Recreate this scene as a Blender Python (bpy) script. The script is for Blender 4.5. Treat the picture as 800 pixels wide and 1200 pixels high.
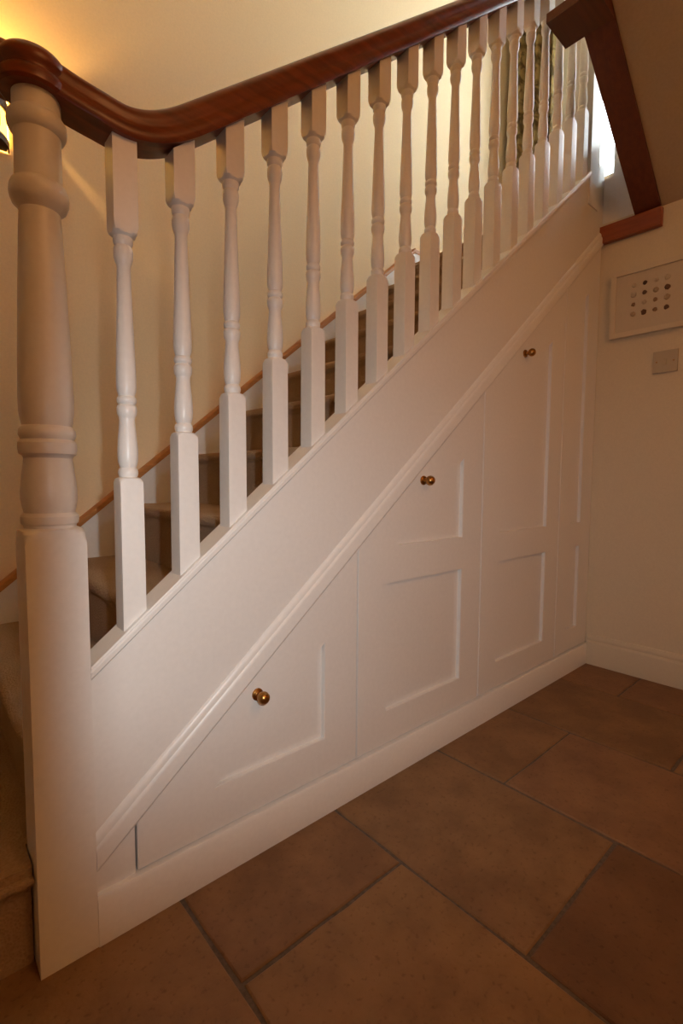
import bpy, bmesh, math, random
from mathutils import Vector, Matrix

for o in list(bpy.data.objects):
    bpy.data.objects.remove(o, do_unlink=True)
scene = bpy.context.scene
COL = scene.collection
random.seed(7)

# ------------------------------------------------------------------ camera
YAW, PITCH, ROLL, FPX = 0.7258, -0.0681, 0.0066, 574.1
CAM = Vector((-0.2327, -0.9084, 0.8376))
cd = bpy.data.cameras.new('camera')
cam = bpy.data.objects.new('camera', cd)
COL.objects.link(cam)
fw = Vector((math.sin(YAW) * math.cos(PITCH), math.cos(YAW) * math.cos(PITCH), math.sin(PITCH)))
rt = Vector((math.cos(YAW), -math.sin(YAW), 0.0))
up = rt.cross(fw)
rt2 = rt * math.cos(ROLL) + up * math.sin(ROLL)
up2 = -rt * math.sin(ROLL) + up * math.cos(ROLL)
M = Matrix((rt2, up2, -fw)).transposed().to_4x4()
M.translation = CAM
cam.matrix_world = M
cd.sensor_fit = 'VERTICAL'
cd.sensor_height = 36.0
cd.lens = FPX / 1200.0 * 36.0
cd.clip_start = 0.02
scene.camera = cam

# ------------------------------------------------------------------ world, lights, exposure
w = bpy.data.worlds.new('world')
scene.world = w
w.use_nodes = True
bg = w.node_tree.nodes['Background']
bg.inputs[0].default_value = (0.86, 0.93, 1.0, 1)      # overcast daylight outside the landing window
bg.inputs[1].default_value = 1.2
vs = scene.view_settings
vs.view_transform = 'Standard'
vs.look = 'None'
vs.exposure = 0.0
vs.gamma = 1.0
vs.use_curve_mapping = False


def light(name, kind, loc, energy, color, target=None, **kw):
    d = bpy.data.lights.new(name, kind)
    d.energy = energy
    d.color = color
    for k, v in kw.items():
        setattr(d, k, v)
    o = bpy.data.objects.new(name, d)
    COL.objects.link(o)
    o.location = loc
    if target is not None:
        o.rotation_euler = (Vector(target) - Vector(loc)).to_track_quat('-Z', 'Y').to_euler()
    return o


# the photographer's flash gun, beside the lens
# (its reflector throws a wide, shallow beam that is cut off on the lens side)
fl_ = light('camera_flash', 'POINT', (-0.184, -0.946, 0.898), 25.5, (0.93, 0.965, 0.97), shadow_soft_size=0.008)
fl_.data.use_nodes = True
ln = fl_.data.node_tree
em = next(n for n in ln.nodes if n.type == 'EMISSION')
gi = ln.nodes.new('ShaderNodeNewGeometry')


def lnode(op, a, b=None):
    n = ln.nodes.new('ShaderNodeMath'); n.operation = op
    for k, v_ in enumerate((a, b)):
        if v_ is None:
            continue
        if isinstance(v_, (int, float)):
            n.inputs[k].default_value = v_
        else:
            ln.links.new(v_, n.inputs[k])
    return n.outputs[0]


def ldot(vec):
    n = ln.nodes.new('ShaderNodeVectorMath'); n.operation = 'DOT_PRODUCT'
    ln.links.new(gi.outputs['Incoming'], n.inputs[0])
    n.inputs[1].default_value = vec
    return n.outputs['Value']


def lstep(x, a, b):
    n = ln.nodes.new('ShaderNodeMapRange'); n.interpolation_type = 'SMOOTHSTEP'
    ln.links.new(x, n.inputs['Value'])
    lo, hi = min(a, b), max(a, b)
    n.inputs['From Min'].default_value = math.radians(lo)
    n.inputs['From Max'].default_value = math.radians(hi)
    n.inputs['To Min'].default_value = 0.0 if a < b else 1.0
    n.inputs['To Max'].default_value = 1.0 if a < b else 0.0
    return n.outputs['Result']


la, lb, lc = ldot(rt2), ldot(up2), ldot(fw)
az = lnode('ARCTAN2', la, lc)
el = lnode('ARCTAN2', lb, lc)
msk = lnode('MULTIPLY', lnode('MULTIPLY', lstep(az, -36.0, -26), lstep(az, 55, 12)), lnode('MULTIPLY', lstep(el, 45, -8), lstep(el, -48, -22)))
ln.links.new(msk, em.inputs['Strength'])
# warm hall pendant behind the photographer
light('hall_pendant_light', 'POINT', (0.40, -1.95, 2.30), 23.0, (1.0, 0.46, 0.165), shadow_soft_size=0.30)
# daylight at the landing window
light('window_daylight', 'AREA', (3.10, 0.02, 3.30), 44.0, (0.86, 0.96, 1.0), target=(2.0, 0.02, 3.30),
      shape='RECTANGLE', size=1.18, size_y=1.3)


# ------------------------------------------------------------------ materials
def new_mat(name):
    m = bpy.data.materials.new(name)
    m.use_nodes = True
    nt = m.node_tree
    return m, nt, nt.nodes['Principled BSDF']


def paint(name, col, rough=0.4, var=0.04, bump=0.03, scale=60.0, stretch=None):
    m, nt, b = new_mat(name)
    tc = nt.nodes.new('ShaderNodeTexCoord')
    mp = nt.nodes.new('ShaderNodeMapping')
    nt.links.new(tc.outputs['Object'], mp.inputs['Vector'])
    if stretch:
        mp.inputs['Scale'].default_value = stretch
    n = nt.nodes.new('ShaderNodeTexNoise')
    n.inputs['Scale'].default_value = scale
    n.inputs['Detail'].default_value = 4
    nt.links.new(mp.outputs['Vector'], n.inputs['Vector'])
    r = nt.nodes.new('ShaderNodeValToRGB')
    r.color_ramp.elements[0].position = 0.3
    r.color_ramp.elements[1].position = 0.7
    r.color_ramp.elements[0].color = tuple(c * (1 - var) for c in col) + (1,)
    r.color_ramp.elements[1].color = tuple(min(1, c * (1 + var)) for c in col) + (1,)
    nt.links.new(n.outputs['Fac'], r.inputs['Fac'])
    nt.links.new(r.outputs['Color'], b.inputs['Base Color'])
    b.inputs['Roughness'].default_value = rough
    if bump:
        bp = nt.nodes.new('ShaderNodeBump')
        bp.inputs['Strength'].default_value = bump
        bp.inputs['Distance'].default_value = 0.004
        nt.links.new(n.outputs['Fac'], bp.inputs['Height'])
        nt.links.new(bp.outputs['Normal'], b.inputs['Normal'])
    return m


def wood(name, dark, light_, rough=0.3, rot=0.0, scale=(4, 60, 60)):
    m, nt, b = new_mat(name)
    tc = nt.nodes.new('ShaderNodeTexCoord')
    mp = nt.nodes.new('ShaderNodeMapping')
    mp.inputs['Rotation'].default_value = (0, rot, 0)
    mp.inputs['Scale'].default_value = scale
    nt.links.new(tc.outputs['Object'], mp.inputs['Vector'])
    n = nt.nodes.new('ShaderNodeTexNoise')
    n.inputs['Scale'].default_value = 1.0
    n.inputs['Detail'].default_value = 5
    n.inputs['Distortion'].default_value = 0.6
    nt.links.new(mp.outputs['Vector'], n.inputs['Vector'])
    r = nt.nodes.new('ShaderNodeValToRGB')
    r.color_ramp.elements[0].position = 0.32
    r.color_ramp.elements[1].position = 0.68
    r.color_ramp.elements[0].color = dark + (1,)
    r.color_ramp.elements[1].color = light_ + (1,)
    nt.links.new(n.outputs['Fac'], r.inputs['Fac'])
    nt.links.new(r.outputs['Color'], b.inputs['Base Color'])
    b.inputs['Roughness'].default_value = rough
    return m


WHITE = paint('white_gloss_paint', (0.80, 0.78, 0.75), 0.36, 0.02, 0.02, 90)
WALL = paint('cream_wall_paint', (0.88, 0.70, 0.44), 0.85, 0.03, 0.06, 140)
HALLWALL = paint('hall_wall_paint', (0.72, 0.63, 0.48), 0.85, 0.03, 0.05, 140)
MAHOG = wood('mahogany', (0.11, 0.020, 0.004), (0.22, 0.045, 0.009), 0.34, rot=-0.69)
DARKWOOD = wood('dark_stained_wood', (0.10, 0.020, 0.005), (0.15, 0.032, 0.008), 0.42)
OAK = wood('oak_bead', (0.42, 0.17, 0.045), (0.56, 0.25, 0.075), 0.45, rot=-0.69)
BLACK = paint('dark_gap', (0.05, 0.04, 0.03), 0.9, 0.1, 0)
SWITCH = paint('switch_plastic', (0.50, 0.43, 0.33), 0.4, 0.01, 0)
PAPER = paint('picture_mount', (0.62, 0.54, 0.43), 0.7, 0.02, 0)
FRAMEW = paint('picture_frame_white', (0.70, 0.61, 0.48), 0.45, 0.02, 0)
GROUT = paint('grout', (0.125, 0.098, 0.075), 0.95, 0.25, 0.3, 120)
BRACKET = paint('black_iron', (0.05, 0.025, 0.01), 0.5, 0.1, 0)

# carpet
CARPET, nt, b = new_mat('carpet_loop_pile')
tc = nt.nodes.new('ShaderNodeTexCoord')
v = nt.nodes.new('ShaderNodeTexVoronoi'); v.inputs['Scale'].default_value = 190
nz = nt.nodes.new('ShaderNodeTexNoise'); nz.inputs['Scale'].default_value = 9; nz.inputs['Detail'].default_value = 4
nt.links.new(tc.outputs['Object'], v.inputs['Vector'])
nt.links.new(tc.outputs['Object'], nz.inputs['Vector'])
r = nt.nodes.new('ShaderNodeValToRGB')
r.color_ramp.elements[0].color = (0.27, 0.185, 0.115, 1)
r.color_ramp.elements[1].color = (0.40, 0.29, 0.19, 1)
mx = nt.nodes.new('ShaderNodeMath'); mx.operation = 'MULTIPLY_ADD'
mx.inputs[1].default_value = 0.6
nt.links.new(v.outputs['Distance'], mx.inputs[0]); nt.links.new(nz.outputs['Fac'], mx.inputs[2])
nt.links.new(mx.outputs[0], r.inputs['Fac'])
nt.links.new(r.outputs['Color'], b.inputs['Base Color'])
b.inputs['Roughness'].default_value = 1.0
bp = nt.nodes.new('ShaderNodeBump'); bp.inputs['Strength'].default_value = 0.5; bp.inputs['Distance'].default_value = 0.004
nt.links.new(v.outputs['Distance'], bp.inputs['Height']); nt.links.new(bp.outputs['Normal'], b.inputs['Normal'])

# stone tile
TILE, nt, b = new_mat('brown_limestone')
geo = nt.nodes.new('ShaderNodeNewGeometry')
oi = nt.nodes.new('ShaderNodeObjectInfo')
n1 = nt.nodes.new('ShaderNodeTexNoise'); n1.inputs['Scale'].default_value = 7; n1.inputs['Detail'].default_value = 8; n1.inputs['Roughness'].default_value = 0.65
n2 = nt.nodes.new('ShaderNodeTexNoise'); n2.inputs['Scale'].default_value = 95; n2.inputs['Detail'].default_value = 5
nt.links.new(geo.outputs['Position'], n1.inputs['Vector']); nt.links.new(geo.outputs['Position'], n2.inputs['Vector'])
r = nt.nodes.new('ShaderNodeValToRGB')
r.color_ramp.elements[0].position = 0.28; r.color_ramp.elements[1].position = 0.75
r.color_ramp.elements[0].color = (0.190, 0.100, 0.043, 1)
r.color_ramp.elements[1].color = (0.325, 0.180, 0.080, 1)
add = nt.nodes.new('ShaderNodeMath'); add.operation = 'MULTIPLY_ADD'; add.inputs[1].default_value = 0.10
nt.links.new(oi.outputs['Random'], add.inputs[0])
sub = nt.nodes.new('ShaderNodeMath'); sub.operation = 'SUBTRACT'; sub.inputs[1].default_value = 0.15
nt.links.new(n1.outputs['Fac'], sub.inputs[0]); nt.links.new(sub.outputs[0], add.inputs[2])
nt.links.new(add.outputs[0], r.inputs['Fac'])
r2 = nt.nodes.new('ShaderNodeValToRGB')                    # small dark pits
r2.color_ramp.elements[0].position = 0.30; r2.color_ramp.elements[1].position = 0.42
r2.color_ramp.elements[0].color = (0.72, 0.68, 0.64, 1); r2.color_ramp.elements[1].color = (1, 1, 1, 1)
nt.links.new(n2.outputs['Fac'], r2.inputs['Fac'])
mul = nt.nodes.new('ShaderNodeMixRGB'); mul.blend_type = 'MULTIPLY'; mul.inputs[0].default_value = 1
nt.links.new(r.outputs['Color'], mul.inputs[1]); nt.links.new(r2.outputs['Color'], mul.inputs[2])
mul2 = nt.nodes.new('ShaderNodeMixRGB'); mul2.blend_type = 'MULTIPLY'; mul2.inputs[0].default_value = 1
nt.links.new(mul.outputs['Color'], mul2.inputs[1]); nt.links.new(oi.outputs['Color'], mul2.inputs[2])
nt.links.new(mul2.outputs['Color'], b.inputs['Base Color'])
b.inputs['Roughness'].default_value = 0.62
bp = nt.nodes.new('ShaderNodeBump'); bp.inputs['Strength'].default_value = 0.25; bp.inputs['Distance'].default_value = 0.004
nt.links.new(n2.outputs['Fac'], bp.inputs['Height']); nt.links.new(bp.outputs['Normal'], b.inputs['Normal'])

BRASS, nt, b = new_mat('antique_brass')
b.inputs['Base Color'].default_value = (0.42, 0.21, 0.06, 1)
b.inputs['Metallic'].default_value = 1.0
nz = nt.nodes.new('ShaderNodeTexNoise'); nz.inputs['Scale'].default_value = 80
mr = nt.nodes.new('ShaderNodeMapRange'); mr.inputs['To Min'].default_value = 0.22; mr.inputs['To Max'].default_value = 0.40
nt.links.new(nz.outputs['Fac'], mr.inputs['Value']); nt.links.new(mr.outputs['Result'], b.inputs['Roughness'])

LAMPGLASS, nt, b = new_mat('amber_lamp_glass')
b.inputs['Base Color'].default_value = (0.9, 0.6, 0.2, 1)
b.inputs['Emission Color'].default_value = (1.0, 0.52, 0.07, 1)
b.inputs['Emission Strength'].default_value = 6.0

GLASS, nt, b = new_mat('window_glass')
b.inputs['Base Color'].default_value = (1, 1, 1, 1)
b.inputs['Roughness'].default_value = 0.0
b.inputs['Transmission Weight'].default_value = 1.0
b.inputs['IOR'].default_value = 1.02

CURTAIN, nt, b = new_mat('patterned_curtain')
tc = nt.nodes.new('ShaderNodeTexCoord')
v = nt.nodes.new('ShaderNodeTexNoise'); v.inputs['Scale'].default_value = 9; v.inputs['Detail'].default_value = 3; v.inputs['Distortion'].default_value = 1.5
nt.links.new(tc.outputs['Object'], v.inputs['Vector'])
r = nt.nodes.new('ShaderNodeValToRGB')
r.color_ramp.elements[0].position = 0.42; r.color_ramp.elements[1].position = 0.6
r.color_ramp.elements[0].color = (0.13, 0.085, 0.03, 1); r.color_ramp.elements[1].color = (0.42, 0.31, 0.12, 1)
nt.links.new(v.outputs['Fac'], r.inputs['Fac']); nt.links.new(r.outputs['Color'], b.inputs['Base Color'])
b.inputs['Roughness'].default_value = 0.9


# ------------------------------------------------------------------ helpers
def link_mesh(name, me, mat, parent=None, smooth=None):
    if mat:
        me.materials.append(mat)
    o = bpy.data.objects.new(name, me)
    COL.objects.link(o)
    if parent:
        o.parent = parent
        o.matrix_parent_inverse = Matrix.Translation(-parent.location) if parent.type == 'EMPTY' else Matrix.Identity(4)
    if smooth is not None:
        for p in me.polygons:
            p.use_smooth = True
        me.set_sharp_from_angle(angle=math.radians(smooth))
    return o


def from_bm(name, bm, mat, parent=None, smooth=None, bevel=0.0, segs=2):
    if bevel > 0:
        es = [e for e in bm.edges if len(e.link_faces) == 2 and e.calc_face_angle(0) > 0.5]
        bmesh.ops.bevel(bm, geom=es, offset=bevel, segments=segs, affect='EDGES', profile=0.5, clamp_overlap=True)
    bmesh.ops.recalc_face_normals(bm, faces=bm.faces)
    me = bpy.data.meshes.new(name)
    bm.to_mesh(me)
    bm.free()
    return link_mesh(name, me, mat, parent, smooth)


def add_prism(bm, pts, a, b_, axis='y'):
    """closed polygon pts extruded from a to b_ along an axis"""
    def P(p, t):
        return {'y': (p[0], t, p[1]), 'x': (t, p[0], p[1]), 'z': (p[0], p[1], t)}[axis]
    v0 = [bm.verts.new(P(p, a)) for p in pts]
    v1 = [bm.verts.new(P(p, b_)) for p in pts]
    n = len(pts)
    bm.faces.new(v0)
    bm.faces.new(v1[::-1])
    for i in range(n):
        bm.faces.new((v0[i], v1[i], v1[(i + 1) % n], v0[(i + 1) % n]))


def add_box(bm, x0, x1, y0, y1, z0, z1):
    add_prism(bm, [(x0, y0), (x1, y0), (x1, y1), (x0, y1)], z0, z1, 'z')


def box(name, x0, x1, y0, y1, z0, z1, mat, parent=None, bevel=0.0):
    bm = bmesh.new()
    add_box(bm, x0, x1, y0, y1, z0, z1)
    return from_bm(name, bm, mat, parent, bevel=bevel, smooth=30 if bevel else None)


def prism(name, pts, a, b_, axis, mat, parent=None, bevel=0.0, smooth=None):
    bm = bmesh.new()
    add_prism(bm, pts, a, b_, axis)
    return from_bm(name, bm, mat, parent, bevel=bevel, smooth=smooth if smooth else (30 if bevel else None))


def rake(name, x0, x1, prof, slope, base, mat, parent=None, smooth=None, xref=0.0):
    """profile (y, dz) run along the stair pitch with plumb-cut ends"""
    bm = bmesh.new()
    rings = []
    for x in (x0, x1):
        rings.append([bm.verts.new((x, y, slope * (x - xref) + base + dz)) for y, dz in prof])
    n = len(prof)
    bm.faces.new(rings[0]); bm.faces.new(rings[1][::-1])
    for i in range(n):
        bm.faces.new((rings[0][i], rings[1][i], rings[1][(i + 1) % n], rings[0][(i + 1) % n]))
    return from_bm(name, bm, mat, parent, smooth=smooth)


def lathe(bm, prof, center, axis='z', n=32):
    """prof: (radius, height); closed at the ends"""
    rings = []
    for r_, h_ in prof:
        ring = []
        for i in range(n):
            a = 2 * math.pi * i / n
            c, s = r_ * math.cos(a), r_ * math.sin(a)
            if axis == 'z':
                p = (center[0] + c, center[1] + s, center[2] + h_)
            else:
                p = (center[0] + c, center[1] + h_, center[2] + s)
            ring.append(bm.verts.new(p))
        rings.append(ring)
    for k in range(len(rings) - 1):
        for i in range(n):
            bm.faces.new((rings[k][i], rings[k][(i + 1) % n], rings[k + 1][(i + 1) % n], rings[k + 1][i]))
    bm.faces.new(rings[0]); bm.faces.new(rings[-1])


def thing(name, label, cat, loc=(0, 0, 0), group=None):
    o = bpy.data.objects.new(name, None)
    o.empty_display_size = 0.1
    COL.objects.link(o)
    o.location = loc
    o['label'] = label
    o['category'] = cat
    if group:
        o['group'] = group
    return o


def tag(o, label, cat, group=None):
    o['label'] = label
    o['category'] = cat
    if group:
        o['group'] = group
    return o


def struct(o, label, cat):
    o['kind'] = 'structure'
    o['label'] = label
    o['category'] = cat
    return o


# ------------------------------------------------------------------ dimensions (metres)
SL = 0.8248            # stair pitch (rise over run)
RISE, GOING = 0.185, 0.2243
XN5 = 0.575            # nosing of step five
YW = 0.98              # far wall of the stair
XL = 2.083             # wall at the end of the cupboards
XF = 2.95              # far wall of the half landing
ZC = 4.70
Z_LAND = 11 * RISE
CAP, MT, MB = 0.5175, 0.2106, 0.1451   # string top, moulding top, moulding bottom (z at x = 0)

# ------------------------------------------------------------------ room shell
struct(box('wall_back', -2.3, 3.05, YW, YW + 0.10, 0, ZC, WALL), 'cream painted wall rising behind the stairs', 'wall')
struct(box('wall_right', XL, XL + 0.10, -2.6, YW, 0, 1.949, HALLWALL), 'cream hall wall beside the under-stair cupboards', 'wall')
bm = bmesh.new()                                            # landing wall with its window opening
WY0, WY1, WZ0, WZ1 = -0.62, 0.62, 2.60, 4.05
add_box(bm, XF, XF + 0.10, WY1, YW, 1.93, ZC)
add_box(bm, XF, XF + 0.10, -2.6, WY0, 1.93, ZC)
add_box(bm, XF, XF + 0.10, WY0, WY1, 1.93, WZ0)
add_box(bm, XF, XF + 0.10, WY0, WY1, WZ1, ZC)
struct(from_bm('wall_landing', bm, WALL), 'cream wall of the half landing around the window', 'wall')
struct(box('wall_left', -2.4, -2.3, -2.7, YW + 0.1, 0, ZC, HALLWALL), 'cream hall wall behind the photographer on the stair foot side', 'wall')
struct(box('wall_front', -2.3, 3.05, -2.7, -2.6, 0, ZC, HALLWALL), 'cream hall wall behind the photographer', 'wall')
struct(box('ceiling', -2.4, 3.05, -2.7, YW + 0.1, ZC, ZC + 0.1, WALL), 'white ceiling high over the stairwell', 'ceiling')

struct(box('ceiling_hall', -2.3, -0.42, -2.6, YW, 2.50, 2.60, WALL), 'low hall ceiling in front of the stair foot', 'ceiling')
struct(box('ceiling_entry', -0.42, XL + 0.1, -2.6, -1.25, 2.50, 2.60, WALL), 'low hall ceiling over the entry', 'ceiling')
struct(box('wall_stairwell', -0.52, -0.42, -1.25, YW, 2.60, ZC, WALL), 'cream wall closing the stairwell above the hall', 'wall')
struct(box('wall_upper', -0.42, 2.95, -1.35, -1.25, 2.60, ZC, WALL), 'cream wall beside the upper flight', 'wall')

# floor: grout bed and stone tiles laid in staggered rows
fl = struct(box('floor', -2.3, XL, -2.6, YW, -0.06, -0.004, GROUT), 'brown stone tiled hall floor laid in staggered rows', 'floor')
TX = [-2.3, -1.95, -1.53, -1.11, -0.69, -0.273, 0.147, 0.549, 0.97, 1.39, 1.805, XL]
for i in range(len(TX) - 1):
    off = (-0.236 if i % 2 == 0 else -0.524)
    ys = [off + 0.60 * k for k in range(-5, 4)]
    ymax = YW - 0.001 if TX[i + 1] < -0.27 else 0.06
    ys = sorted([y for y in ys if -2.6 < y < ymax] + [-2.6, ymax])
    for k in range(len(ys) - 1):
        y0, y1 = ys[k], ys[k + 1]
        if y1 - y0 < 0.03:
            continue
        g = 0.0036
        j = lambda: random.uniform(-0.0016, 0.0016)
        x0, x1 = TX[i], TX[i + 1]
        # wavy, hand-cut edge outline
        pts = []
        nn = 5
        cs = [(x0 + g, y0 + g), (x1 - g, y0 + g), (x1 - g, y1 - g), (x0 + g, y1 - g)]
        for q in range(4):
            a, c = cs[q], cs[(q + 1) % 4]
            for t in range(nn):
                f = t / nn
                px, py = a[0] + (c[0] - a[0]) * f + j(), a[1] + (c[1] - a[1]) * f + j()
                if t == 0:                                 # knock the corner off a little
                    px += 0.003 if a[0] < (x0 + x1) / 2 else -0.003
                pts.append((min(px, XL - 0.001), min(py, ymax)))
        bm = bmesh.new()
        top = random.uniform(-0.0008, 0.0004)
        lower = [bm.verts.new((p[0], p[1], -0.02)) for p in pts]
        mid = [bm.verts.new((p[0], p[1], top - 0.0025)) for p in pts]
        cx, cy = (x0 + x1) / 2, (y0 + y1) / 2
        inn = [bm.verts.new((p[0] + (0.003 if p[0] < cx else -0.003) , p[1] + (0.003 if p[1] < cy else -0.003), top)) for p in pts]
        L = len(pts)
        for q in range(L):
            bm.faces.new((lower[q], lower[(q + 1) % L], mid[(q + 1) % L], mid[q]))
            bm.faces.new((mid[q], mid[(q + 1) % L], inn[(q + 1) % L], inn[q]))
        bm.faces.new(inn); bm.faces.new(lower[::-1])
        to = from_bm('tile', bm, TILE, fl)
        tv = random.uniform(0.88, 1.1)
        to.color = (tv, tv * random.uniform(0.95, 1.03), tv * random.uniform(0.9, 1.05), 1)
        if abs(x0 - 0.549) < 0.01 and y1 < -0.5:
            to.color = (0.66, 0.60, 0.58, 1)               # the dark reddish slab
        elif abs(x0 - 0.147) < 0.01 and y1 < -0.2:
            to.color = (1.05, 1.08, 1.0, 1)

# skirting on the right wall: board with an ogee top
prof = [(XL, 0.0), (XL - 0.018, 0.0), (XL - 0.018, 0.098), (XL - 0.016, 0.104), (XL - 0.010, 0.110),
        (XL - 0.011, 0.117), (XL - 0.008, 0.126), (XL - 0.004, 0.134), (XL, 0.136)]
bm = bmesh.new()
add_prism(bm, prof, -2.6, -0.012, 'y')
struct(from_bm('baseboard_right', bm, paint('cream_skirting_paint', (0.66, 0.585, 0.45), 0.45, 0.02, 0.02, 90), smooth=35), 'white moulded skirting board along the end wall', 'skirting board')
# plinth under the cupboards
struct(prism('baseboard_front', [(-0.013, 0), (-0.013, 0.086), (-0.009, 0.0925), (0.02, 0.0925), (0.02, 0)], -0.0079, XL, 'x', WHITE, smooth=50),
       'white plinth board running under the cupboard doors', 'skirting board')
# cornice-like raking moulding between string and doors
prof = [(0.012, 0.0), (-0.010, 0.0), (-0.013, 0.006), (-0.013, 0.036), (-0.0115, 0.042), (-0.0085, 0.046), (-0.0080, 0.052),
        (-0.0065, 0.058), (-0.003, 0.063), (0.0, 0.0655), (0.012, 0.0655)]
struct(rake('trim_1', -0.0079, XL, prof, SL, MB, WHITE, smooth=28), 'white moulding sloping along the top of the cupboards', 'moulding')

# ------------------------------------------------------------------ under-stair cupboards
box_back = None


def frame_mesh(name, outer, holes, parent, depth=0.02):
    """flat board in the x-z plane with cut-outs; front at y = 0"""
    bm = bmesh.new()
    edges = []
    for loop in [outer] + holes:
        vs_ = [bm.verts.new((p[0], 0.0, p[1])) for p in loop]
        for i in range(len(vs_)):
            edges.append(bm.edges.new((vs_[i], vs_[(i + 1) % len(vs_)])))
    bmesh.ops.triangle_fill(bm, edges=edges, use_beauty=True, use_dissolve=False, normal=(0, -1, 0))
    ret = bmesh.ops.extrude_face_region(bm, geom=bm.faces[:])
    bmesh.ops.translate(bm, vec=(0, depth, 0), verts=[e for e in ret['geom'] if isinstance(e, bmesh.types.BMVert)])
    bmesh.ops.recalc_face_normals(bm, faces=bm.faces)
    es = [e for e in bm.edges if len(e.link_faces) == 2 and e.calc_face_angle(0) > 0.5 and all(v_.co.y < 0.001 for v_ in e.verts)]
    bmesh.ops.bevel(bm, geom=es, offset=0.0014, segments=2, affect='EDGES', clamp_overlap=True)
    me = bpy.data.meshes.new(name)
    bm.to_mesh(me); bm.free()
    return link_mesh(name, me, WHITE, parent)


def sub(o, parent):
    o.parent = parent
    o.matrix_parent_inverse = parent.matrix_parent_inverse.inverted() @ Matrix.Identity(4) if False else Matrix.Identity(4)
    return o


ST = 0.111                           # stile width
ZB, ZM, ZL = 0.191, 0.550, 0.654     # bottom rail top, lock rail bottom, lock rail top
RB = 0.0035                          # slope line of the upper cut-outs
ZD = 0.096                           # foot of the doors
GAP = 0.0016


def top(x):
    return SL * x + MB - 0.002


def cupboard(x0, x1, label, part_name, knob=None, low=False, left_cut=None):
    t = thing('understair_cupboard', label, 'cupboard', ((x0 + x1) / 2, 0.02, 0.0))
    a, c = x0 + GAP, x1 - GAP
    outer = [(a, ZD), (c, ZD), (c, top(c)), (a, top(a))]
    xl, xr = x0 + ST, x1 - ST
    sl = lambda x: SL * x + RB
    if low:
        holes = [[((ZB - RB) / SL, ZB), (xr, ZB), (xr, sl(xr))]]
    else:
        holes = [[(xl, ZB), (xr, ZB), (xr, ZM), (xl, ZM)]]
        if sl(xl) < ZL:
            holes.append([((ZL - RB) / SL, ZL), (xr, ZL), (xr, sl(xr))])
        else:
            holes.append([(xl, ZL), (xr, ZL), (xr, sl(xr)), (xl, sl(xl))])
    d = frame_mesh(part_name, outer, holes, t)
    for h_ in holes:
        bm = bmesh.new()
        # slightly oversize board held in the frame groove
        cx = sum(p[0] for p in h_) / len(h_); cz = sum(p[1] for p in h_) / len(h_)
        pts = [(p[0] + 0.002 * (1 if p[0] > cx else -1), p[1] + 0.002 * (1 if p[1] > cz else -1)) for p in h_]
        add_prism(bm, pts, 0.0125, 0.0185, 'y')
        sub(from_bm('recessed_panel', bm, WHITE), d).matrix_parent_inverse = Matrix.Identity(4)
    # dark carcass behind the gaps
    box('carcass', x0, x1, 0.0215, 0.030, ZD, max(top(x0) - 0.02, ZD + 0.05), BLACK, t)
    if knob:
        kx, kz = knob
        bm = bmesh.new()
        lathe(bm, [(0.0132, 0.0), (0.0136, -0.002), (0.0132, -0.004), (0.0105, -0.0055), (0.0065, -0.0075), (0.0058, -0.011),
                   (0.0066, -0.0135), (0.0098, -0.0165), (0.0128, -0.021), (0.0140, -0.0265), (0.0128, -0.032), (0.0095, -0.0365),
                   (0.0050, -0.039), (0.0012, -0.0397)], (kx, 0.0, kz), axis='y', n=28)
        k = from_bm('knob', bm, BRASS, smooth=40)
        k['label'] = 'round antique brass knob'
        sub(k, d)
    for ch in d.children:                                   # children keep world placement under the moved thing
        ch.matrix_parent_inverse = Matrix.Identity(4)
    return t


X1, X2, X3, X4 = 0.0644, 0.632, 1.200, 1.768
bm = bmesh.new()                     # fixed filler board left of the lowest door
add_prism(bm, [(-0.0079, 0.0925), (X1 - 0.0028, 0.0925), (X1 - 0.0028, top(X1)), (-0.0079, top(-0.0079))], 0.0015, 0.02, 'y')
struct(from_bm('trim_2', bm, WHITE), 'small white filler board between newel post and lowest cupboard door', 'filler board')
bm = bmesh.new()
add_prism(bm, [(-0.007, 0.02), (XL, 0.02), (XL, SL * XL + MB - 0.03), (-0.007, 0.12)], 0.031, 0.036, 'y')
struct(from_bm('wall_understair', bm, BLACK), 'dark board behind the cupboard doors', 'wall')

C1 = cupboard(X1, X2, 'lowest white cupboard door, three-sided with a single triangular panel and brass knob', 'door', knob=(0.328, 0.362), low=True)
C2 = cupboard(X2, X3, 'middle white cupboard door with triangular panel above a square panel', 'door', knob=(0.889, 0.834))
C3 = cupboard(X3, X4, 'tall white cupboard door with two long panels and a brass knob high up', 'door', knob=(1.450, 1.290))
C4 = cupboard(X4, XL, 'narrow tallest white cupboard panel without a knob against the end wall', 'door')

# ------------------------------------------------------------------ staircase
stair = thing('staircase', 'straight staircase with brown carpeted steps and white sloping side string', 'staircase', (0.9, 0.5, 0.0))


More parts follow.
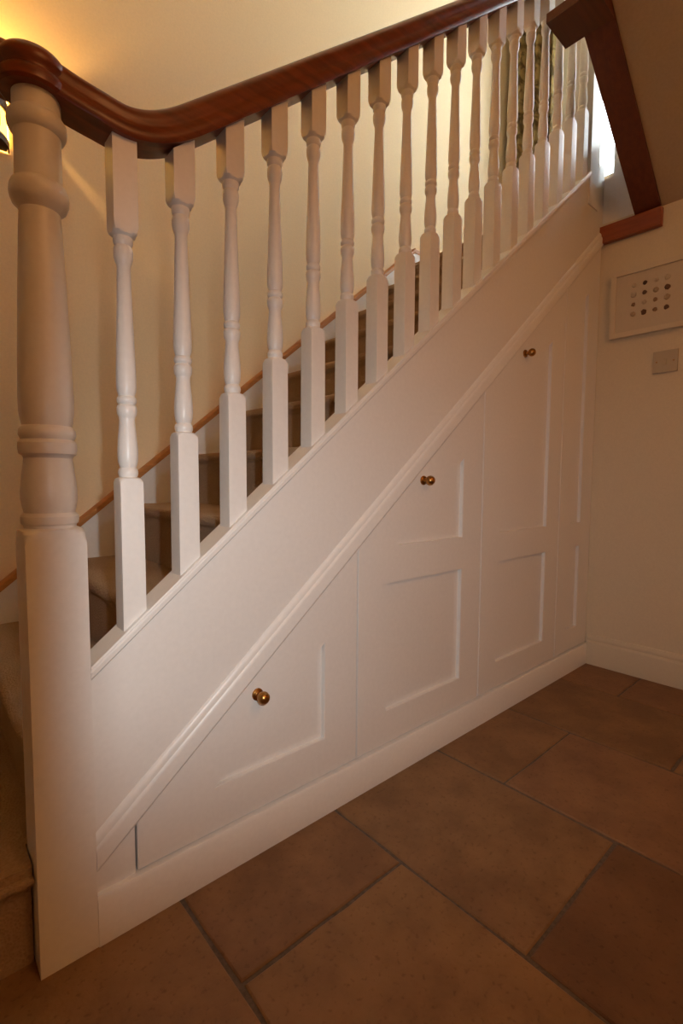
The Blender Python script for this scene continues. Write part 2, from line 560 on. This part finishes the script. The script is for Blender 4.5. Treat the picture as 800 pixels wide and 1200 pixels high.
def step(k):
    xn = XN5 + (k - 5) * GOING
    z = k * RISE
    nose = 0.024
    R = 0.014
    pts = []
    back = xn + GOING + nose + 0.01
    z0 = 0.0 if k < 2 else z - RISE - 0.004
    pts.append((back, z0)); pts.append((xn + nose, z0))
    pts.append((xn + nose, z - 0.045)); pts.append((xn + nose - 0.004, z - 0.036)); 
    for q in range(7):
        a = math.radians(-90 - 30 * q)
        pts.append((xn + R + R * math.cos(a), z - R * 1.15 + R * 1.15 * math.sin(a)))
    pts.append((back, z))
    y0 = 0.041 if k > 2 else (0.081 if k == 2 else 0.004)
    bm = bmesh.new()
    if k == 1:
        # bottom step runs out past the newel post, its carpet wrapped round the open end
        xe = -0.1005
        pts = [(min(p[0], xe), p[1]) for p in pts]
        seen = []
        for p in pts:
            if p not in seen:
                seen.append(p)
        add_prism(bm, [(xn + nose, 0.0), (xe, 0.0), (xe, z - 0.036), (xn + nose, z - 0.036)], 0.034, YW - 0.031, 'y')
        add_box(bm, xe, -0.05, 0.082, YW - 0.031, z - 0.05, z)
        # tread slab with rounded edge, all round
        b2 = bmesh.new()
        add_box(b2, xn, xe, 0.002, YW - 0.031, z - 0.036, z)
        es = [e for e in b2.edges if (abs(e.verts[0].co.y - 0.002) < 1e-5 and abs(e.verts[1].co.y - 0.002) < 1e-5 and abs(e.verts[0].co.z - e.verts[1].co.z) < 1e-5)
              or (abs(e.verts[0].co.x - xn) < 1e-5 and abs(e.verts[1].co.x - xn) < 1e-5 and abs(e.verts[0].co.z - e.verts[1].co.z) < 1e-5)]
        bmesh.ops.bevel(b2, geom=es, offset=0.015, segments=4, affect='EDGES')
        tmp = bpy.data.meshes.new('tmp'); b2.to_mesh(tmp); b2.free()
        bm.from_mesh(tmp); bpy.data.meshes.remove(tmp)
    else:
        if k == 2:
            pts = [(max(p[0], -0.0995), p[1]) for p in pts]
        add_prism(bm, pts, y0, YW - 0.031, 'y')
    o = from_bm('carpeted_step', bm, CARPET, stair, smooth=40)
    return o


for k in range(1, 11):
    step(k)
# half landing
xn = XN5 + 6 * GOING
R = 0.014
pts = [(XF - 0.002, Z_LAND - 0.085), (xn + 0.03, Z_LAND - 0.085), (xn + 0.03, Z_LAND - RISE), (xn + 0.024, Z_LAND - RISE), (xn + 0.024, Z_LAND - 0.045), (xn + 0.02, Z_LAND - 0.036)]
for q in range(7):
    a = math.radians(-90 - 30 * q)
    pts.append((xn + R + R * math.cos(a), Z_LAND - R * 1.15 + R * 1.15 * math.sin(a)))
pts.append((XF - 0.002, Z_LAND))
prism('carpeted_landing', pts, 0.041, YW - 0.0005, 'y', CARPET, stair, smooth=40)
box('landing_floor', XL + 0.036, XF - 0.002, -2.58, 0.040, 1.95, Z_LAND, CARPET, stair)

# outer string and its capping
rake('outer_string', -0.0079, XL - 0.0005, [(0.0, MT - 0.002), (0.0, CAP - 0.024), (0.0405, CAP - 0.024), (0.0405, MT - 0.08), (0.02, MT - 0.08), (0.02, MT - 0.002)], SL, 0.0, WHITE, stair)
rake('string_capping', -0.0079, 1.925, [(-0.008, CAP - 0.024), (-0.011, CAP - 0.020), (-0.011, CAP - 0.011), (-0.008, CAP - 0.007), (-0.012, CAP - 0.004), (-0.010, CAP),
                                     (0.050, CAP), (0.050, CAP - 0.024)], SL, 0.0, WHITE, stair, smooth=25)
# wall string with oak bead
WT = 0.518
bead_x1 = 1.955
rake('wall_string', -0.60, bead_x1, [(YW - 0.030, -0.36), (YW - 0.030, WT - 0.026), (YW - 0.0005, WT - 0.026), (YW - 0.0005, -0.36)], SL, 0.0, WHITE, stair)
rake('oak_bead', -0.60, bead_x1, [(YW - 0.034, WT - 0.026), (YW - 0.037, WT - 0.018), (YW - 0.036, WT - 0.006), (YW - 0.030, WT), (YW - 0.0005, WT), (YW - 0.0005, WT - 0.026)],
     SL, 0.0, OAK, stair, smooth=40)
zt = SL * bead_x1 + WT
box('landing_skirting', bead_x1, XF - 0.001, YW - 0.018, YW - 0.0005, Z_LAND, zt - 0.02, WHITE, stair)
box('landing_skirting_bead', bead_x1, XF - 0.001, YW - 0.022, YW - 0.0005, zt - 0.02, zt, OAK, stair)

# ------------------------------------------------------------------ balustrade
bal = thing('stair_balustrade', 'white turned balustrade under a curved mahogany handrail', 'balustrade', (0.0, 0.02, 0.0))
YB = 0.0205          # baluster centre line
H = 0.0205           # half width


def square_turned(prof, half, n=32, bottom_slope=None, top_slope=None, flat=None):
    """stack of rings: min(square, circle) gives turned sections and lamb's-tongue shoulders"""
    bm = bmesh.new()
    rings = []
    for idx, (r_, z) in enumerate(prof):
        ring = []
        for i in range(n):
            a = 2 * math.pi * i / n
            c, s = math.cos(a), math.sin(a)
            sq = half / max(abs(c), abs(s))
            rr = min(sq, r_)
            x, y = rr * c, rr * s
            zz = z
            if idx == 0 and bottom_slope:
                zz += bottom_slope * x
            if idx == len(prof) - 1 and top_slope:
                zz += top_slope * x
            ring.append(bm.verts.new((x, y, zz)))
        rings.append(ring)
    for k in range(len(rings) - 1):
        for i in range(n):
            bm.faces.new((rings[k][i], rings[k][(i + 1) % n], rings[k + 1][(i + 1) % n], rings[k + 1][i]))
    bm.faces.new(rings[0][::-1]); bm.faces.new(rings[-1])
    return bm


BIG = 1.0


def baluster_profile(zbot, z0, z1, ztop):
    """z0 shoulder of the lower block, z1 shoulder of the upper block"""
    L = z1 - z0
    rows = [(BIG, zbot), (0.0282, z0 - 0.006), (0.0260, z0 - 0.002), (0.0232, z0 + 0.0012), (0.0190, z0 + 0.003), (0.0150, z0 + 0.004)]
    t = [  # (radius, fraction of the turned length)
        (0.0150, .010), (0.0163, .016), (0.0172, .026), (0.0172, .034), (0.0156, .044), (0.0134, .050), (0.0148, .056),
        (0.0168, .075), (0.0176, .100), (0.0174, .130), (0.0158, .180), (0.0138, .225), (0.0131, .250),
        (0.0140, .262), (0.0163, .272), (0.0172, .286), (0.0172, .300), (0.0156, .310), (0.0134, .314),
        (0.0148, .318), (0.0164, .324), (0.0168, .334), (0.0156, .344), (0.0136, .349), (0.0144, .356), (0.0164, .372), (0.0172, .392), (0.0170, .430),
        (0.0158, .520), (0.0144, .620), (0.0131, .720), (0.0120, .810), (0.0114, .870),
        (0.0118, .882), (0.0142, .896), (0.0160, .912), (0.0165, .932), (0.0156, .950), (0.0134, .958), (0.0148, .964), (0.0164, .972), (0.0168, .984), (0.0160, .992)]
    rows += [(r_, z0 + f * L) for r_, f in t if 0.008 < f]
    rows += [(0.0170, z1 - 0.002), (0.0205, z1), (0.0245, z1 + 0.003), (0.0275, z1 + 0.008), (0.0290, z1 + 0.013), (BIG, z1 + 0.014), (BIG, ztop)]
    return rows


XB0, DX = 0.0711, 0.1068
B0, B1, BT = 0.775, 1.203, 1.306
# lowest baluster: longer top block where the rail levels out
bm = square_turned(baluster_profile(CAP - 0.003, B0, B1, 1.4225 - SL * XB0), H, bottom_slope=SL)
o = from_bm('baluster', bm, WHITE, bal, smooth=32)
o.location = (XB0, YB, SL * XB0)
o.matrix_parent_inverse = Matrix.Translation(-bal.location)
bm = square_turned(baluster_profile(CAP - 0.003, B0, B1, BT + 0.003), H, bottom_slope=SL, top_slope=SL)
first = from_bm('baluster', bm, WHITE, bal, smooth=32)
first.matrix_parent_inverse = Matrix.Translation(-bal.location)
first.location = (XB0 + DX, YB, SL * (XB0 + DX))
for i in range(2, 18):
    c_ = first.copy()
    COL.objects.link(c_)
    x = XB0 + DX * i
    c_.location = (x, YB, SL * x)

# newel post
NX, NY, NH = -0.053, 0.034, 0.045
zt = 1.438
np_ = [(BIG, 0.0), (0.0628, 0.728), (0.0600, 0.737), (0.0560, 0.745), (0.0500, 0.750), (0.0420, 0.752), (0.0385, 0.753),
       (0.0390, 0.757), (0.0420, 0.760), (0.0430, 0.766), (0.0425, 0.772), (0.0395, 0.776), (0.0375, 0.778),
       (0.0390, 0.785), (0.0415, 0.800), (0.0415, 0.815), (0.0395, 0.835), (0.0365, 0.858), (0.0355, 0.868),
       (0.0375, 0.872), (0.0418, 0.875), (0.0432, 0.883), (0.0428, 0.893), (0.0400, 0.897), (0.0380, 0.8985),
       (0.0395, 0.900), (0.0420, 0.906), (0.0415, 0.914), (0.0380, 0.919), (0.0362, 0.921),
       (0.0385, 0.930), (0.0402, 0.945), (0.0405, 0.962), (0.0395, 1.00), (0.0370, 1.08), (0.0340, 1.16), (0.0310, 1.235), (0.0294, 1.262),
       (0.0312, 1.265), (0.0385, 1.272), (0.0415, 1.280), (0.0425, 1.288), (0.0415, 1.297), (0.0385, 1.304), (0.0345, 1.307), (0.0335, 1.310),
       (0.0332, 1.376), (0.0340, 1.380), (0.0385, 1.383), (0.0415, 1.389), (0.0422, 1.396), (0.0412, 1.403), (0.0380, 1.408), (0.0345, 1.411), (0.0340, zt)]
bm = square_turned(np_, NH, n=48)
# soften the four long corners of the square block
nw = from_bm('newel_post', bm, WHITE, bal, smooth=32)
nw.matrix_parent_inverse = Matrix.Translation(-bal.location)
nw.location = (NX, NY, 0)
# plain newel post at the half landing
bm = bmesh.new()
add_box(bm, 1.925, 2.015, -0.006, 0.084, 1.98, 3.30)
nw2 = from_bm('newel_post', bm, WHITE, bal, bevel=0.004, smooth=30)
nw2.matrix_parent_inverse = Matrix.Translation(-bal.location)

# handrail: swept along a path that levels out and lifts a little over the newel
hp = [(0.030, 0.0), (0.0325, 0.003), (0.0332, 0.010), (0.0325, 0.017), (0.0302, 0.0225), (0.0290, 0.0255), (0.0296, 0.030), (0.0305, 0.036),
      (0.0298, 0.043), (0.0262, 0.051), (0.0165, 0.0575), (0.0, 0.060)]
prof = hp + [(-y, z) for y, z in hp[-2::-1]]
path = []


def bez(p0, p1, p2, n):
    return [((1 - t) ** 2 * p0[0] + 2 * t * (1 - t) * p1[0] + t * t * p2[0], (1 - t) ** 2 * p0[1] + 2 * t * (1 - t) * p1[1] + t * t * p2[1]) for t in [i / n for i in range(n + 1)]]


line = lambda x: SL * x + BT
path += [(-0.066, 1.440), (-0.045, 1.4385)]
path += bez((-0.030, 1.436), (0.010, 1.424), (0.055, 1.419), 8)
xc = (1.418 - BT) / SL
path += bez((0.070, 1.4180), (xc, 1.418), (xc + 0.078, line(xc + 0.078)), 12)
path += [(0.4, line(0.4)), (0.9, line(0.9)), (1.4, line(1.4)), (1.925, line(1.925))]
bm = bmesh.new()
rings = []
for i, (x, z) in enumerate(path):
    a = path[max(i - 1, 0)]; c = path[min(i + 1, len(path) - 1)]
    tx, tz = c[0] - a[0], c[1] - a[1]
    l = math.hypot(tx, tz); tx, tz = tx / l, tz / l
    yc = YB + (NY - YB) * max(0, min(1, (0.03 - x) / 0.08)) * 0.6
    if i == len(path) - 1:
        rings.append([bm.verts.new((x, yc + y, z + h_ / tx)) for y, h_ in prof])
    else:
        rings.append([bm.verts.new((x - tz * h_, yc + y, z + tx * h_)) for y, h_ in prof])
for k in range(len(rings) - 1):
    n = len(prof)
    for i in range(n):
        bm.faces.new((rings[k][i], rings[k + 1][i], rings[k + 1][(i + 1) % n], rings[k][(i + 1) % n]))
bm.faces.new(rings[0]); bm.faces.new(rings[-1][::-1])
hr = from_bm('handrail', bm, MAHOG, bal, smooth=38)
# newel cap and the scroll that curls back behind it
cp = [(0.0, 0.0), (0.046, 0.0), (0.0500, 0.004), (0.0510, 0.014), (0.0490, 0.020), (0.0455, 0.024), (0.0455, 0.027), (0.0485, 0.031), (0.0505, 0.038), (0.0490, 0.047),
      (0.0430, 0.055), (0.0310, 0.0605), (0.015, 0.063), (0.001, 0.0635)]
cp[0] = (0.001, 0.0)
bm = bmesh.new()
lathe(bm, cp, (NX - 0.003, NY, zt - 0.001), n=40)
cap = from_bm('handrail_cap', bm, MAHOG, bal, smooth=38)
bm = bmesh.new()
path = []
for q in range(15):
    t = q / 14
    a = math.radians(-75 - 210 * t)
    rr = 0.062 - 0.030 * t
    path.append((NX - 0.045 + rr * math.cos(a), NY + 0.092 + rr * math.sin(a), 1.452 + 0.004 * t, 0.95 - 0.30 * t))
rings = []
for i, p in enumerate(path):
    a = path[max(i - 1, 0)]; c = path[min(i + 1, len(path) - 1)]
    tx, ty = c[0] - a[0], c[1] - a[1]
    l = math.hypot(tx, ty); nx, ny = -ty / l, tx / l
    rings.append([bm.verts.new((p[0] + nx * y * p[3], p[1] + ny * y * p[3], p[2] + h_ * 1.15)) for y, h_ in prof])
for k in range(len(rings) - 1):
    n = len(prof)
    for i in range(n):
        bm.faces.new((rings[k][i], rings[k + 1][i], rings[k + 1][(i + 1) % n], rings[k][(i + 1) % n]))
bm.faces.new(rings[0]); bm.faces.new(rings[-1][::-1])
from_bm('handrail_scroll', bm, MAHOG, bal, smooth=38)

# ------------------------------------------------------------------ upper flight seen from below
US = 0.74
uz = lambda x: 1.935 + US * (2.07 - x)
bm = bmesh.new()
xa, xb = XL - 0.0005, 0.2
pts = [(xa, uz(xa)), (xb, uz(xb)), (xb, uz(xb) + 0.26), (xa, uz(xa) + 0.26)]
add_prism(bm, pts, -0.225, -0.131, 'y')
struct(from_bm('trim_3', bm, DARKWOOD), 'dark stained timber string sloping up under the upper flight', 'beam')
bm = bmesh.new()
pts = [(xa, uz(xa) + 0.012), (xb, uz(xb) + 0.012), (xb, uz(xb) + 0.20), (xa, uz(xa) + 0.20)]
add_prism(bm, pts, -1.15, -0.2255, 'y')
struct(from_bm('ceiling_soffit', bm, paint('soffit_shade_tone', (0.46, 0.36, 0.25), 0.9, 0.04, 0.05, 120)), 'plastered sloping soffit under the upper stair flight', 'ceiling')  # base colour darkened to stand in for shade under the flight
bm = bmesh.new()
add_box(bm, 1.392, 1.534, -0.2250, -0.069, 2.325, 2.355)
struct(from_bm('trim_4', bm, DARKWOOD, bevel=0.003), 'short dark timber block jutting from the sloping timber string', 'timber block')
bm = bmesh.new()
add_box(bm, 2.056, XL - 0.0008, -0.232, 0.012, 1.858, 1.928)
struct(from_bm('trim_5', bm, wood('red_brown_wood', (0.24, 0.05, 0.012), (0.33, 0.075, 0.018), 0.42, scale=(60, 4, 60)), bevel=0.003), 'short red-brown timber rail on top of the end wall', 'timber rail')
bm = bmesh.new()
add_prism(bm, [(-0.125, 1.9495), (0.0405, 1.9495), (0.0405, 2.135), (-0.036, 2.135), (-0.036, 2.29), (-0.125, 2.29)], XL, XL + 0.035, 'x')
box_ = from_bm('wall_fascia', bm, WHITE)
struct(box_, 'white painted fascia board at the edge of the half landing', 'fascia')

# ------------------------------------------------------------------ landing window and curtain
win = bpy.data.objects.new('window_1', None)
COL.objects.link(win)
win.location = (XF + 0.05, 0.0, WZ0)
struct(win, 'white framed landing window bright with daylight', 'window')
bm = bmesh.new()
fwd = 0.055
add_box(bm, XF + 0.02, XF + 0.08, WY0, WY0 + fwd, WZ0, WZ1)
add_box(bm, XF + 0.02, XF + 0.08, WY1 - fwd, WY1, WZ0, WZ1)
add_box(bm, XF + 0.02, XF + 0.08, WY0 + fwd, WY1 - fwd, WZ0, WZ0 + fwd)
add_box(bm, XF + 0.02, XF + 0.08, WY0 + fwd, WY1 - fwd, WZ1 - fwd, WZ1)
add_box(bm, XF + 0.03, XF + 0.07, 0.0, 0.04, WZ0 + fwd, WZ1 - fwd)
from_bm('window_frame', bm, WHITE, win)
for a, c in ((WY0 + fwd, 0.0), (0.04, WY1 - fwd)):
    box('pane', XF + 0.048, XF + 0.052, a, c, WZ0 + fwd, WZ1 - fwd, GLASS, win)
box('window_sill', XF - 0.06, XF + 0.02, WY0 - 0.04, WY1 + 0.03, WZ0 - 0.03, WZ0, WHITE, win, bevel=0.004)

cur = thing('curtain', 'gold and brown patterned curtain hanging beside the landing window', 'curtain', (XF - 0.06, 0.78, 2.30))
bm = bmesh.new()
N = 72
fr, bk = [], []
for i in range(N + 1):
    t = i / N
    y = 0.60 + 0.34 * t
    x = XF - 0.055 + 0.026 * math.sin(t * math.pi * 2 * 6.0) + 0.006 * math.sin(t * 31)
    fr.append([bm.verts.new((x - 0.003, y, z)) for z in (2.30, 3.0, 4.10)])
    bk.append([bm.verts.new((x + 0.003, y, z)) for z in (2.30, 3.0, 4.10)])
for i in range(N):
    for j in range(2):
        bm.faces.new((fr[i][j], fr[i + 1][j], fr[i + 1][j + 1], fr[i][j + 1]))
        bm.faces.new((bk[i][j], bk[i][j + 1], bk[i + 1][j + 1], bk[i + 1][j]))
    bm.faces.new((fr[i][2], fr[i + 1][2], bk[i + 1][2], bk[i][2]))
    bm.faces.new((fr[i][0], bk[i][0], bk[i + 1][0], fr[i + 1][0]))
from_bm('cloth', bm, CURTAIN, cur, smooth=60)
bm = bmesh.new()
lathe(bm, [(0.011, -0.72), (0.011, 0.22)], (XF - 0.055, 0.74, 4.115), axis='y', n=16)
from_bm('rod', bm, DARKWOOD, cur, smooth=40)

# ------------------------------------------------------------------ picture, switch, wall light
PY0, PY1, PZ0, PZ1 = -0.350, -0.055, 1.443, 1.718
pic = thing('picture_frame', 'pale square framed picture of small round specimens on the end wall', 'picture', (XL, (PY0 + PY1) / 2, PZ0))
bm = bmesh.new()
FW, FT = 0.020, 0.024
add_box(bm, XL - FT, XL - 0.0005, PY0, PY0 + FW, PZ0, PZ1)
add_box(bm, XL - FT, XL - 0.0005, PY1 - FW, PY1, PZ0, PZ1)
add_box(bm, XL - FT, XL - 0.0005, PY0 + FW, PY1 - FW, PZ0, PZ0 + FW)
add_box(bm, XL - FT, XL - 0.0005, PY0 + FW, PY1 - FW, PZ1 - FW, PZ1)
from_bm('frame', bm, FRAMEW, pic)
mount = box('mount', XL - 0.016, XL - 0.001, PY0 + FW, PY1 - FW, PZ0 + FW, PZ1 - FW, PAPER, pic)
cols = {'f': (0.53, 0.45, 0.35), 'l': (0.42, 0.32, 0.21), 'm': (0.28, 0.18, 0.10), 'd': (0.13, 0.07, 0.04), 'k': (0.06, 0.03, 0.02)}
cm = {k_: paint('specimen_' + n_, c_, 0.6, 0.25, 0.1, 300) for (k_, c_), n_ in zip(cols.items(), ('cream', 'tan', 'brown', 'dark_brown', 'black'))}
grid = ['fkff', 'fdld', 'mfml', 'ldmd']
for r_ in range(4):
    for c_ in range(4):
        kind = grid[r_][c_]
        yy = -0.142 - 0.0405 * c_
        zz = 1.648 - 0.039 * r_
        rad = random.uniform(0.0085, 0.0115)
        bm = bmesh.new()
        rings = []
        nn = 14
        wob = [random.uniform(0.85, 1.1) for _ in range(nn)]
        for rr, dx in ((1.0, 0.0), (0.95, 0.0018), (0.6, 0.0032)):
            rings.append([bm.verts.new((XL - 0.016 - dx, yy + rad * rr * wob[i] * math.cos(2 * math.pi * i / nn), zz + rad * rr * wob[i] * math.sin(2 * math.pi * i / nn))) for i in range(nn)])
        for k_ in range(2):
            for i in range(nn):
                bm.faces.new((rings[k_][i], rings[k_][(i + 1) % nn], rings[k_ + 1][(i + 1) % nn], rings[k_ + 1][i]))
        bm.faces.new(rings[0]); bm.faces.new(rings[2])
        from_bm('specimen', bm, cm[kind], pic, smooth=60)

sw = thing('light_switch', 'square cream light switch plate on the end wall below the picture', 'switch', (XL, -0.266, 1.275))
bm = bmesh.new()
add_box(bm, XL - 0.009, XL - 0.0005, -0.309, -0.223, 1.275, 1.361)
from_bm('plate', bm, SWITCH, sw, bevel=0.003, smooth=30)
bm = bmesh.new()
add_prism(bm, [(XL - 0.009, 1.305), (XL - 0.0135, 1.307), (XL - 0.0105, 1.331), (XL - 0.009, 1.331)], -0.272, -0.260, 'y')
from_bm('rocker', bm, SWITCH, sw)
for yy in (-0.236, -0.296):
    bm = bmesh.new()
    n = 12
    ra = [bm.verts.new((XL - 0.0088, yy + 0.003 * math.cos(2 * math.pi * i / n), 1.318 + 0.003 * math.sin(2 * math.pi * i / n))) for i in range(n)]
    rb = [bm.verts.new((XL - 0.0100, yy + 0.0026 * math.cos(2 * math.pi * i / n), 1.318 + 0.0026 * math.sin(2 * math.pi * i / n))) for i in range(n)]
    for i in range(n):
        bm.faces.new((ra[i], ra[(i + 1) % n], rb[(i + 1) % n], rb[i]))
    bm.faces.new(rb); bm.faces.new(ra[::-1])
    from_bm('screw', bm, BRASS, sw)

# wall uplighter at the edge of the frame, glass between iron bands, open at top and foot
SX, SZ = -0.045, 1.92
sc = thing('wall_light', 'glowing amber glass wall light with dark iron bands above the stair foot', 'lamp', (SX, YW, SZ))


def half_ring(name, r0, r1, z0, z1, mat, parent, n=20):
    bm = bmesh.new()
    A, B, C_, D = [], [], [], []
    for i in range(n + 1):
        a = math.pi + math.pi * i / n
        c, s = math.cos(a), math.sin(a)
        A.append(bm.verts.new((SX + r0 * c, YW - 0.004 + r0 * s, z0))); B.append(bm.verts.new((SX + r1 * c, YW - 0.004 + r1 * s, z0)))
        C_.append(bm.verts.new((SX + r1 * c, YW - 0.004 + r1 * s, z1))); D.append(bm.verts.new((SX + r0 * c, YW - 0.004 + r0 * s, z1)))
    for i in range(n):
        for P, Q in ((A, B), (B, C_), (C_, D), (D, A)):
            bm.faces.new((P[i], P[i + 1], Q[i + 1], Q[i]))
    bm.faces.new((A[0], B[0], C_[0], D[0])); bm.faces.new((A[n], D[n], C_[n], B[n]))
    return from_bm(name, bm, mat, parent, smooth=40)


half_ring('shade', 0.086, 0.089, 1.850, 2.010, LAMPGLASS, sc)
half_ring('iron_band', 0.0895, 0.094, 1.935, 1.966, BRACKET, sc)
half_ring('iron_band', 0.0895, 0.094, 1.838, 1.858, BRACKET, sc)
half_ring('iron_base', 0.004, 0.0885, 1.840, 1.8495, BRACKET, sc)
box('back_plate', SX - 0.03, SX + 0.03, YW - 0.008, YW - 0.0005, 1.86, 2.0, BRACKET, sc)
light('wall_light_bulb', 'POINT', (SX, YW - 0.045, 1.95), 36.0, (1.0, 0.56, 0.14), shadow_soft_size=0.012)
light('wall_streak_spot', 'SPOT', (SX + 0.015, YW - 0.040, 2.08), 14.0, (1.0, 0.56, 0.16), target=(0.40, YW + 0.002, 1.705),  # spot added above the shade to throw a streak; the lamp has no slit
      spot_size=math.radians(8), spot_blend=0.8, shadow_soft_size=0.002)
